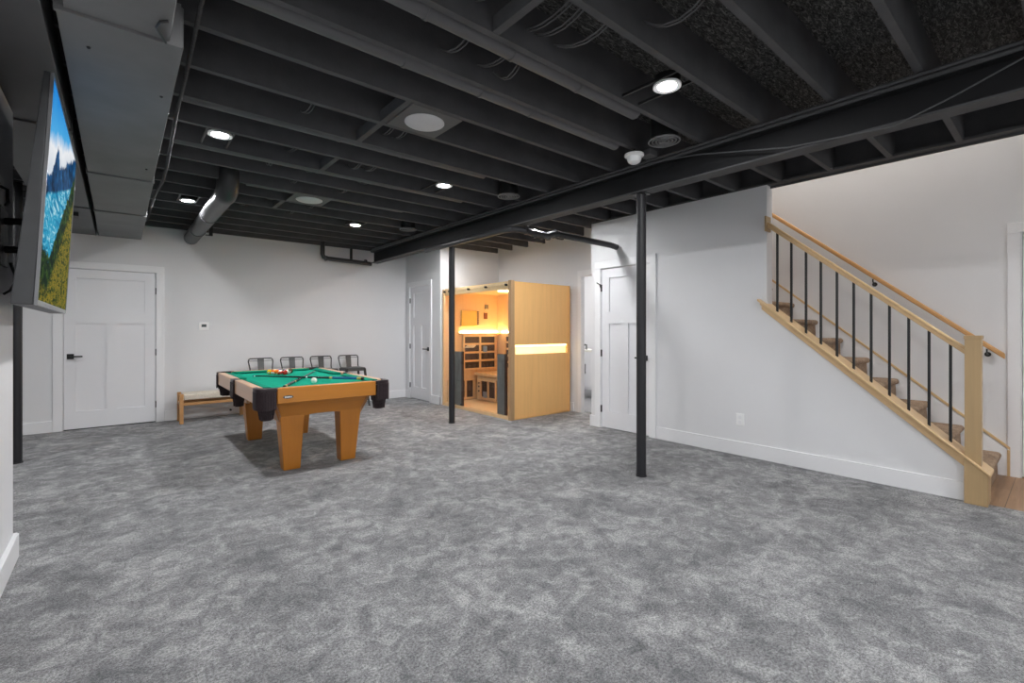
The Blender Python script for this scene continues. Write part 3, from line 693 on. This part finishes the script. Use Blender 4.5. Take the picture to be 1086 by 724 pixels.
mg = thing('magazine', (4.65, 6.70, .96), 'curled white magazine resting on the heater grid inside the sauna', 'magazine')
mb = MB()
for q in range(3):
    ring = [[(4.56+.06*q+.085*math.sin(a), yy, .955+.085*(1-math.cos(a))*.9+(.0 if True else 0)) for yy in (6.64, 6.725)] for a in [i*.14 for i in range(0, 9)]]
    rings = [[p for p in r] for r in ring]
    for r0, r1 in zip(rings, rings[1:]):
        mb.bm.faces.new([mb.bm.verts.new(p) for p in (r0[0], r0[1], r1[1], r1[0])])
bmesh.ops.remove_doubles(mb.bm, verts=mb.bm.verts, dist=1e-5)
mo = mb.build('pages', 'magazine_paper', mg); so = mo.modifiers.new('solid', 'SOLIDIFY'); so.thickness = .012

# ------------------------------------------------------------------ vanity in the side room
va = thing('bathroom_vanity', (6.8, 5.8, 0), 'white vanity cabinet with black pulls seen through the doorway', 'cabinet')
box(6.60, 7.1, 5.0, 6.6, .22, .86).build('body', 'trim', va)
box(6.585, 7.12, 4.98, 6.62, .861, .90).build('countertop', 'white_gloss', va, bevel=.003)
for a in (5.01, 5.54, 6.08):
    d_ = box(6.58, 6.599, a, a+.51, .24, .85).build('cabinet_door', 'trim', va, bevel=.003)
    MB().tube([(6.56, a+.19, .46), (6.56, a+.19, .64)], .007, 8).tube([(6.579, a+.19, .48), (6.56, a+.19, .48)], .005, 8).tube([(6.579, a+.19, .62), (6.56, a+.19, .62)], .005, 8).build('pull_handle', 'black', d_)
for x, y in ((6.63, 5.04), (6.63, 6.56), (7.07, 5.04), (7.07, 6.56)): box(x-.025, x+.025, y-.025, y+.025, .0065, .2195).build('leg', 'trim', va)
lv = thing('towel_hook', (6.58, 5.8, .9), 'small black tap standing on the white vanity top', 'tap')
lv.name = 'basin_tap'
MB().tube([(6.68, 5.80, .901), (6.68, 5.80, .985), (6.64, 5.80, .995), (6.62, 5.80, .975)], .012, 10).build('spout', 'black', lv)

# ------------------------------------------------------------------ billiard table
TX0, TX1, TY0, TY1, TZ = .87, 2.04, 4.28, 6.42, .772
cx, cyy = (TX0+TX1)/2, (TY0+TY1)/2
pt = thing('billiard_table', (cx, cyy, 0), 'honey oak billiard table with green cloth and fringed leather pockets', 'billiard table')
PR = .15     # corner cut
RW = .125    # rail width
gapm = .075  # half width of the side pocket
def railbox(x0, x1, y0, y1, m, nm='rail'):
    return box(x0, x1, y0, y1, .636, TZ).build(nm, m, pt, bevel=.008)
railbox(TX0+PR, TX1-PR, TY0, TY0+.072, 'pool_wood_x'); railbox(TX0+PR, TX1-PR, TY1-.072, TY1, 'pool_wood_x')
for x0 in (TX0, TX1-.072):
    railbox(x0, x0+.072, TY0+PR, cyy-gapm, 'pool_wood_y_sheen'); railbox(x0, x0+.072, cyy+gapm, TY1-PR, 'pool_wood_y_sheen')
# cushions: sloped cloth noses
def cush(p0, p1, inn):
    """p0,p1 outer ends on the rail inner edge (xy), inn = unit vector to the bed"""
    P0, P1, I = Vector((*p0, 0)), Vector((*p1, 0)), Vector((*inn, 0)); D = (P1-P0).normalized()
    prof = [(0, TZ-.0005), (.025, TZ-.002), (.070, TZ-.008), (.074, TZ-.014), (.045, .746), (0, .746)]
    m_ = MB(); m_.loft([[P0+D*min(o*.9, .05)+I*o+Vector((0, 0, z)) for o, z in prof], [P1-D*min(o*.9, .05)+I*o+Vector((0, 0, z)) for o, z in prof]])
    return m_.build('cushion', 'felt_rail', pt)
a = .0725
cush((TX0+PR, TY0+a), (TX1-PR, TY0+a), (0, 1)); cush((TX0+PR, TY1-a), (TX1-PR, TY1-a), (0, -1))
for x, i in ((TX0+a, 1), (TX1-a, -1)):
    cush((x, TY0+PR), (x, cyy-gapm), (i, 0)); cush((x, cyy+gapm), (x, TY1-PR), (i, 0))
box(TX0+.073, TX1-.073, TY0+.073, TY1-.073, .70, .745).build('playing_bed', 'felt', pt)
# cabinet: flared apron with arched end and side skirts
ins = .14
def taper_panel(along, side, u0, u1, z_arch):
    """thin flared board with an arched lower edge between the legs"""
    top, bot = .6355, .44
    n = 24; rt, rb = [], []
    L = u1-u0
    def off(z): return (top-z)*.42
    outer_t = []; pts_b = []
    for i in range(n+1):
        s = i/n; u = u0+L*s
        e = abs(s-.5)*2
        arch = .44 if e > .60 else .44+(z_arch-.44)*math.sqrt(max(0, 1-(e/.60)**2.6))
        outer_t.append((u, top)); pts_b.append((u, arch))
    rings = []
    for (u, zt_), (_, zb_) in zip(outer_t, pts_b):
        r = []
        for z, d_ in ((zt_, 0), (zb_, 0), (zb_, .03), (zt_, .03)):
            uu = u+(u0+L/2-u)/(L/2)*off(z)
            o_ = off(z)+d_
            if along == 0: r.append((uu, (TY0+ins+o_) if side < 0 else (TY1-ins-o_), z))
            else: r.append(((TX0+ins+o_) if side < 0 else (TX1-ins-o_), uu, z))
        rings.append(r)
    m_ = MB(); m_.loft(rings); return m_
taper_panel(0, -1, TX0+ins, TX1-ins, .495).build('end_apron', 'pool_wood_x', pt)
taper_panel(0, 1, TX0+ins, TX1-ins, .495).build('end_apron', 'pool_wood_x', pt)
taper_panel(1, -1, TY0+ins, TY1-ins, .52).build('side_apron', 'pool_wood_y_sheen', pt)
taper_panel(1, 1, TY0+ins, TY1-ins, .52).build('side_apron', 'pool_wood_y_sheen', pt)
for xs in (-1, 1):
    for ys in (-1, 1):
        xo = (TX0+.222) if xs < 0 else (TX1-.222); yo = (TY0+.200) if ys < 0 else (TY1-.250)
        xi = -xs; yi_ = -ys
        rings = []
        for z, w_, d0 in ((.001, .140, .038), (.012, .142, .037), (.46, .20, .0), (.50, .20, .0)):
            xa, ya = xo+xi*(d0 if True else 0), yo+yi_*d0
            rings.append([(xa, ya, z), (xa+xi*w_, ya, z), (xa+xi*w_, ya+yi_*w_*.8, z), (xa, ya+yi_*w_*.8, z)])
        MB().loft(rings).build('leg', 'pool_wood_z', pt, bevel=.006)
# leather pockets with fringe
def pocket(name, pathpts, nrm, net_c, big=True):
    """pathpts: outer outline in plan"""
    P = [Vector((*p, 0)) for p in pathpts]
    c = sum(P, Vector())/len(P)
    N = Vector((*nrm, 0))
    iron = MB(); rings = []
    for p in P:
        o_ = N*.012
        rings.append([p+o_+Vector((0, 0, .742)), p+o_+Vector((0, 0, TZ+.002)), p-N*.045+Vector((0, 0, TZ+.004)), p-N*.045+Vector((0, 0, .742))])
    iron.loft(rings); pk = iron.build(name, 'leather', pt, bevel=.004)
    fr_ = MB(); tot = sum((q-p).length for p, q in zip(P, P[1:])); n = max(8, int(tot/.0105))
    for i in range(n):
        d_ = (i+.5)/n*tot
        for p, q in zip(P, P[1:]):
            l_ = (q-p).length
            if d_ <= l_: pos = p.lerp(q, d_/l_); tng = (q-p).normalized(); break
            d_ -= l_
        s = abs((i+.5)/n-.5)*2
        zb_ = .600+random.uniform(-.004, .004)-.012*(1-s)
        q_ = pos+N*(.010+random.uniform(0, .004)); side = tng*.0034; back = N*.0034
        fr_.loft([[q_-side-back+Vector((0, 0, z)), q_+side-back+Vector((0, 0, z)), q_+side+back+Vector((0, 0, z)), q_-side+back+Vector((0, 0, z))] for z in (.744, zb_)])
    fr_.build('fringe', 'fringe', pk)
    nt = MB(); cc = net_c
    r0 = .072 if big else .055
    nt.lathe((cc[0], cc[1], 0), [(r0, .735), (r0, .62), (r0*.85, .58), (r0*.62, .535), (r0*.55, .51), (r0*.6, .498), (.004, .495)], 16)
    nt.build('pocket_net', 'leather', pk)
    nf = MB()
    for row, (ra_, rb_, za, zc_) in enumerate(((r0+.006, r0*.92, .66, .585), (r0*.93, r0*.72, .62, .545), (r0*.78, r0*.66, .56, .505))):
        for q in range(26):
            aa = (q+.5*row)*PI/13; ca, sa_ = math.cos(aa), math.sin(aa); dz = random.uniform(-.006, .006)
            nf.tube([(cc[0]+ra_*ca, cc[1]+ra_*sa_, za), (cc[0]+(rb_+.006)*ca, cc[1]+(rb_+.006)*sa_, zc_+dz)], .0034, 5)
    nf.build('net_fringe', 'fringe', pk)
    return pk
def corner(xs, ys):
    X = TX0 if xs < 0 else TX1; Y = TY0 if ys < 0 else TY1; pts = []
    for i in range(9):
        a_ = i/8*PI/2; r = PR
        # rounded corner, a little fuller than a quarter circle
        k = .55
        ca, sa_ = math.cos(a_)**k, math.sin(a_)**k
        if i == 0: ca, sa_ = 1, 0
        if i == 8: ca, sa_ = 0, 1
        pts.append((X-xs*r+xs*r*ca, Y-ys*r+ys*r*sa_))
    n = Vector((xs, ys)).normalized()
    pocket('corner_pocket', pts, n, (X-xs*.085, Y-ys*.085))
for xs in (-1, 1):
    for ys in (-1, 1): corner(xs, ys)
for xs in (-1, 1):
    X = TX0 if xs < 0 else TX1
    pocket('side_pocket', [(X, cyy-gapm+.002), (X, cyy), (X, cyy+gapm-.002)], (xs, 0), (X+xs*-.048, cyy), False)
em = MB(); em.loft([[(1.105+.042*math.cos(2*PI*k/24), y_, .692+.014*math.sin(2*PI*k/24)) for k in range(24)] for y_ in (TY0-.0005, TY0-.004)])
eo = em.build('name_plate', mat_plain('dark_plate', lin(90, 92, 90), .4, .3), pt)
mb = MB()
for q in range(6): mb.box(1.078+.0095*q, 1.085+.0095*q, TY0-.0055, TY0-.0042, .686+.001*(q % 2), .698-.001*(q % 3))
mb.build('plate_script', 'white_plastic', eo)
# cues
def cue(name, A, Bp, label, col):
    A = Vector(A); Bp = Vector(Bp); L_ = (Bp-A)
    c_ = thing(name, A, label, 'cue')
    def seg(nm, t0, t1, r0, r1, m): MB().tube([A+L_*t0, A+L_*t1], r0, 12, radii=[r0, r1]).build(nm, m, c_)
    r = lambda t: .0140-.0078*t
    for nm, t0, t1, m in (('bumper', 0, .015, 'black'), ('butt_end', .0151, .05, 'cue_gold'), ('grip', .0501, .26, col), ('joint_ring', .2601, .285, 'cue_gold'), ('forearm', .2851, .48, 'cue_dark'), ('collar', .4801, .495, 'chrome'), ('shaft', .4951, .975, 'cue_dark' if col == 'cue_dark' else 'cue_dark'), ('ferrule', .9751, .99, 'white_gloss'), ('tip', .9901, 1, 'cue_blue')):
        seg(nm, t0, t1, r(t0), r(t1), m)
zb_ = .7592
cue('billiard_cue', (1.12, 4.47, .7595), (1.86, 6.02, .7515), 'dark billiard cue lying from the near left corner towards the far right', 'cue_dark')
cue('billiard_cue', (1.83, 4.44, .7875), (1.10, 5.62, .770), 'blue butted billiard cue crossing over the dark cue', 'cue_blue')
# balls
BR = .0286
def ball_mat(i):
    cols = {1: (240, 190, 30), 2: (24, 50, 130), 3: (200, 40, 30), 4: (70, 30, 90), 5: (235, 110, 30), 6: (20, 100, 60), 7: (120, 26, 30), 0: (22, 22, 24)}
    c = lin(*cols[i % 8 if i != 8 else 0]); t = NT('ball_gloss_%d' % i)
    co = t.n('ShaderNodeTexCoord'); sp = t.n('ShaderNodeSeparateXYZ'); t.l(co.outputs['Object'], sp.inputs[0])
    dx = t.math('ADD', t.math('MULTIPLY', sp.outputs[0], sp.outputs[0]), t.math('MULTIPLY', sp.outputs[1], sp.outputs[1]))
    spot = t.math('LESS_THAN', dx, .00011); wh = lin(240, 236, 222)
    if i <= 8: base_ = t.mix(spot, c, wh)
    else: base_ = t.mix(t.math('MAXIMUM', spot, t.math('GREATER_THAN', t.math('ABSOLUTE', sp.outputs[2]), .014)), c, wh)
    t.base(base_); t.set(.12); return t.m
names = ['', 'solid yellow', 'solid blue', 'solid red', 'solid purple', 'solid orange', 'solid green', 'solid maroon', 'black', 'yellow striped', 'blue striped', 'red striped', 'purple striped', 'orange striped', 'green striped', 'maroon striped']
order = [4, 3, 12, 11, 8, 14, 9, 2, 10, 13, 1, 7, 6, 15, 5]; q = 0
order = [3, 11, 12, 5, 8, 14, 13, 10, 2, 7, 1, 9, 4, 15, 6]
for row in range(5):
    for c_ in range(row+1):
        n = order[q]; q += 1
        x = 1.462+(c_-row/2)*2*BR*1.01; y = 5.80+row*BR*1.752
        b = MB().sphere((x, y, .7455+BR), BR, 20).build('billiard_ball', ball_mat(n), org=(x, y, .7455+BR))
        b.rotation_euler = (random.uniform(.3, 1.3), random.uniform(-.8, .8), random.uniform(0, 6))
        tag(b, '%s billiard ball in the racked triangle on the green cloth' % names[n], 'ball', 'racked billiard balls')
tag(MB().sphere((1.445, 4.70, .7455+BR), BR, 24).build('cue_ball', 'white_gloss', org=(1.445, 4.70, .7455+BR)), 'white cue ball alone near the front of the green cloth', 'ball')

# ------------------------------------------------------------------ metal chairs along the far wall
def make_chair(cx_):
    z = .64; yb, yf = 7.88, 7.58
    t = thing('metal_chair', (cx_, 7.73, 0))
    m_ = MB()
    out = [(-.155, yf), (.155, yf), (.165, yf+.02), (.160, yb-.02), (.145, yb), (-.145, yb), (-.160, yb-.02), (-.165, yf+.02)]
    m_.prism([(cx_+a, b) for a, b in out], 2, z-.012, z)
    m_.build('seat', 'chair_metal', t, bevel=.004)
    sk_ = MB(); sk_.box(cx_-.158, cx_+.158, yf+.002, yf+.008, z-.055, z-.0125).box(cx_-.150, cx_+.150, yb-.008, yb-.002, z-.05, z-.0125)
    sk_.box(cx_-.162, cx_-.156, yf+.02, yb-.02, z-.055, z-.0125).box(cx_+.156, cx_+.162, yf+.02, yb-.02, z-.055, z-.0125)
    sk_.build('seat_skirt', 'chair_metal', t)
    for sx_ in (-1, 1):
        for yy, fy in ((yf, yf-.06), (yb, yb+.05)):
            x0 = cx_+sx_*.150; x1 = cx_+sx_*.204; yy_ = yy+(.012 if yy == yf else -.012)
            MB().loft([[(x0-.016, yy_-.016, z-.014), (x0+.016, yy_-.016, z-.014), (x0+.016, yy_+.016, z-.014), (x0-.016, yy_+.016, z-.014)],
                       [(x1-.011, fy-.011, .012), (x1+.011, fy-.011, .012), (x1+.011, fy+.011, .012), (x1-.011, fy+.011, .012)]]).box(x1-.014, x1+.014, fy-.014, fy+.014, .001, .0125).build('leg', 'gun_tube', t)
    zr = .25
    fr_ = MB(); k = (z-zr)/z; ex = .150+.054*k
    for a_, b_ in (((-ex, yf-.037), (ex, yf-.037)), ((-ex, yb+.03), (ex, yb+.03)), ((-ex, yf-.037), (-ex, yb+.03)), ((ex, yf-.037), (ex, yb+.03))):
        fr_.tube([(cx_+a_[0], a_[1], zr), (cx_+b_[0], b_[1], zr)], .008, 8)
    fr_.build('foot_rest', 'gun_tube', t)
    bt_ = MB(); y_ = yb+.012
    bt_.tube([(cx_-.150, yb-.03, z-.03), (cx_-.152, yb+.004, z+.03), (cx_-.168, y_+.03, z+.15), (cx_-.160, y_+.034, z+.178), (cx_-.145, y_+.036, z+.19), (cx_+.145, y_+.036, z+.19), (cx_+.160, y_+.034, z+.178), (cx_+.168, y_+.03, z+.15), (cx_+.152, yb+.004, z+.03), (cx_+.150, yb-.03, z-.03)], .009, 10)
    bt_.build('back_frame', 'gun_tube', t)
    MB().tube([(cx_-.165, y_+.027, z+.155), (cx_+.165, y_+.027, z+.155)], .004, 8).build('back_wire', 'gun_tube', t)
    MB().loft([[(cx_-.042, yb+.010, z-.01), (cx_+.042, yb+.010, z-.01), (cx_+.042, yb+.014, z-.01), (cx_-.042, yb+.014, z-.01)],
               [(cx_-.045, y_+.036, z+.186), (cx_+.045, y_+.036, z+.186), (cx_+.045, y_+.041, z+.186), (cx_-.045, y_+.041, z+.186)]]).build('back_splat', 'chair_metal', t)
    return t
xs_ = (1.655, 2.100, 2.545, 3.00)
lb = ('low backed grey metal stool farthest left, next to the wooden bench', 'low backed grey metal stool second from the bench', 'low backed grey metal stool third from the bench, behind the crossed cues', 'low backed grey metal stool farthest right, its seat showing past the table')
ch = make_chair(xs_[0])
for i, x in enumerate(xs_):
    o = ch if i == 0 else copy_tree(ch)
    o.location = (x, 7.73, 0); tag(o, lb[i], 'chair', 'metal stools along the far wall')

# ------------------------------------------------------------------ bench
be = thing('bench', (1.03, 7.83, 0), 'low oak bench with a pale woven seat against the far wall', 'bench')
bx0, bx1, by0, by1, bz_ = .62, 1.425, 7.64, 7.98, .40
box(bx0+.05, bx1-.05, by0+.005, by1-.005, .315, .395).build('woven_seat', 'woven', be, bevel=.015)
for x in (bx0, bx1-.045):
    for y in (by0, by1-.045): box(x, x+.045, y, y+.045, .001, bz_).build('leg', 'bench_wood', be, bevel=.004)
for y in (by0+.005, by1-.035): box(bx0+.0455, bx1-.0455, y, y+.03, .245, .28).build('side_rail', 'bench_wood', be, bevel=.003)
for x in (bx0+.006, bx1-.036): box(x, x+.03, by0+.0455, by1-.0455, .245, .28).build('end_rail', 'bench_wood', be, bevel=.003)
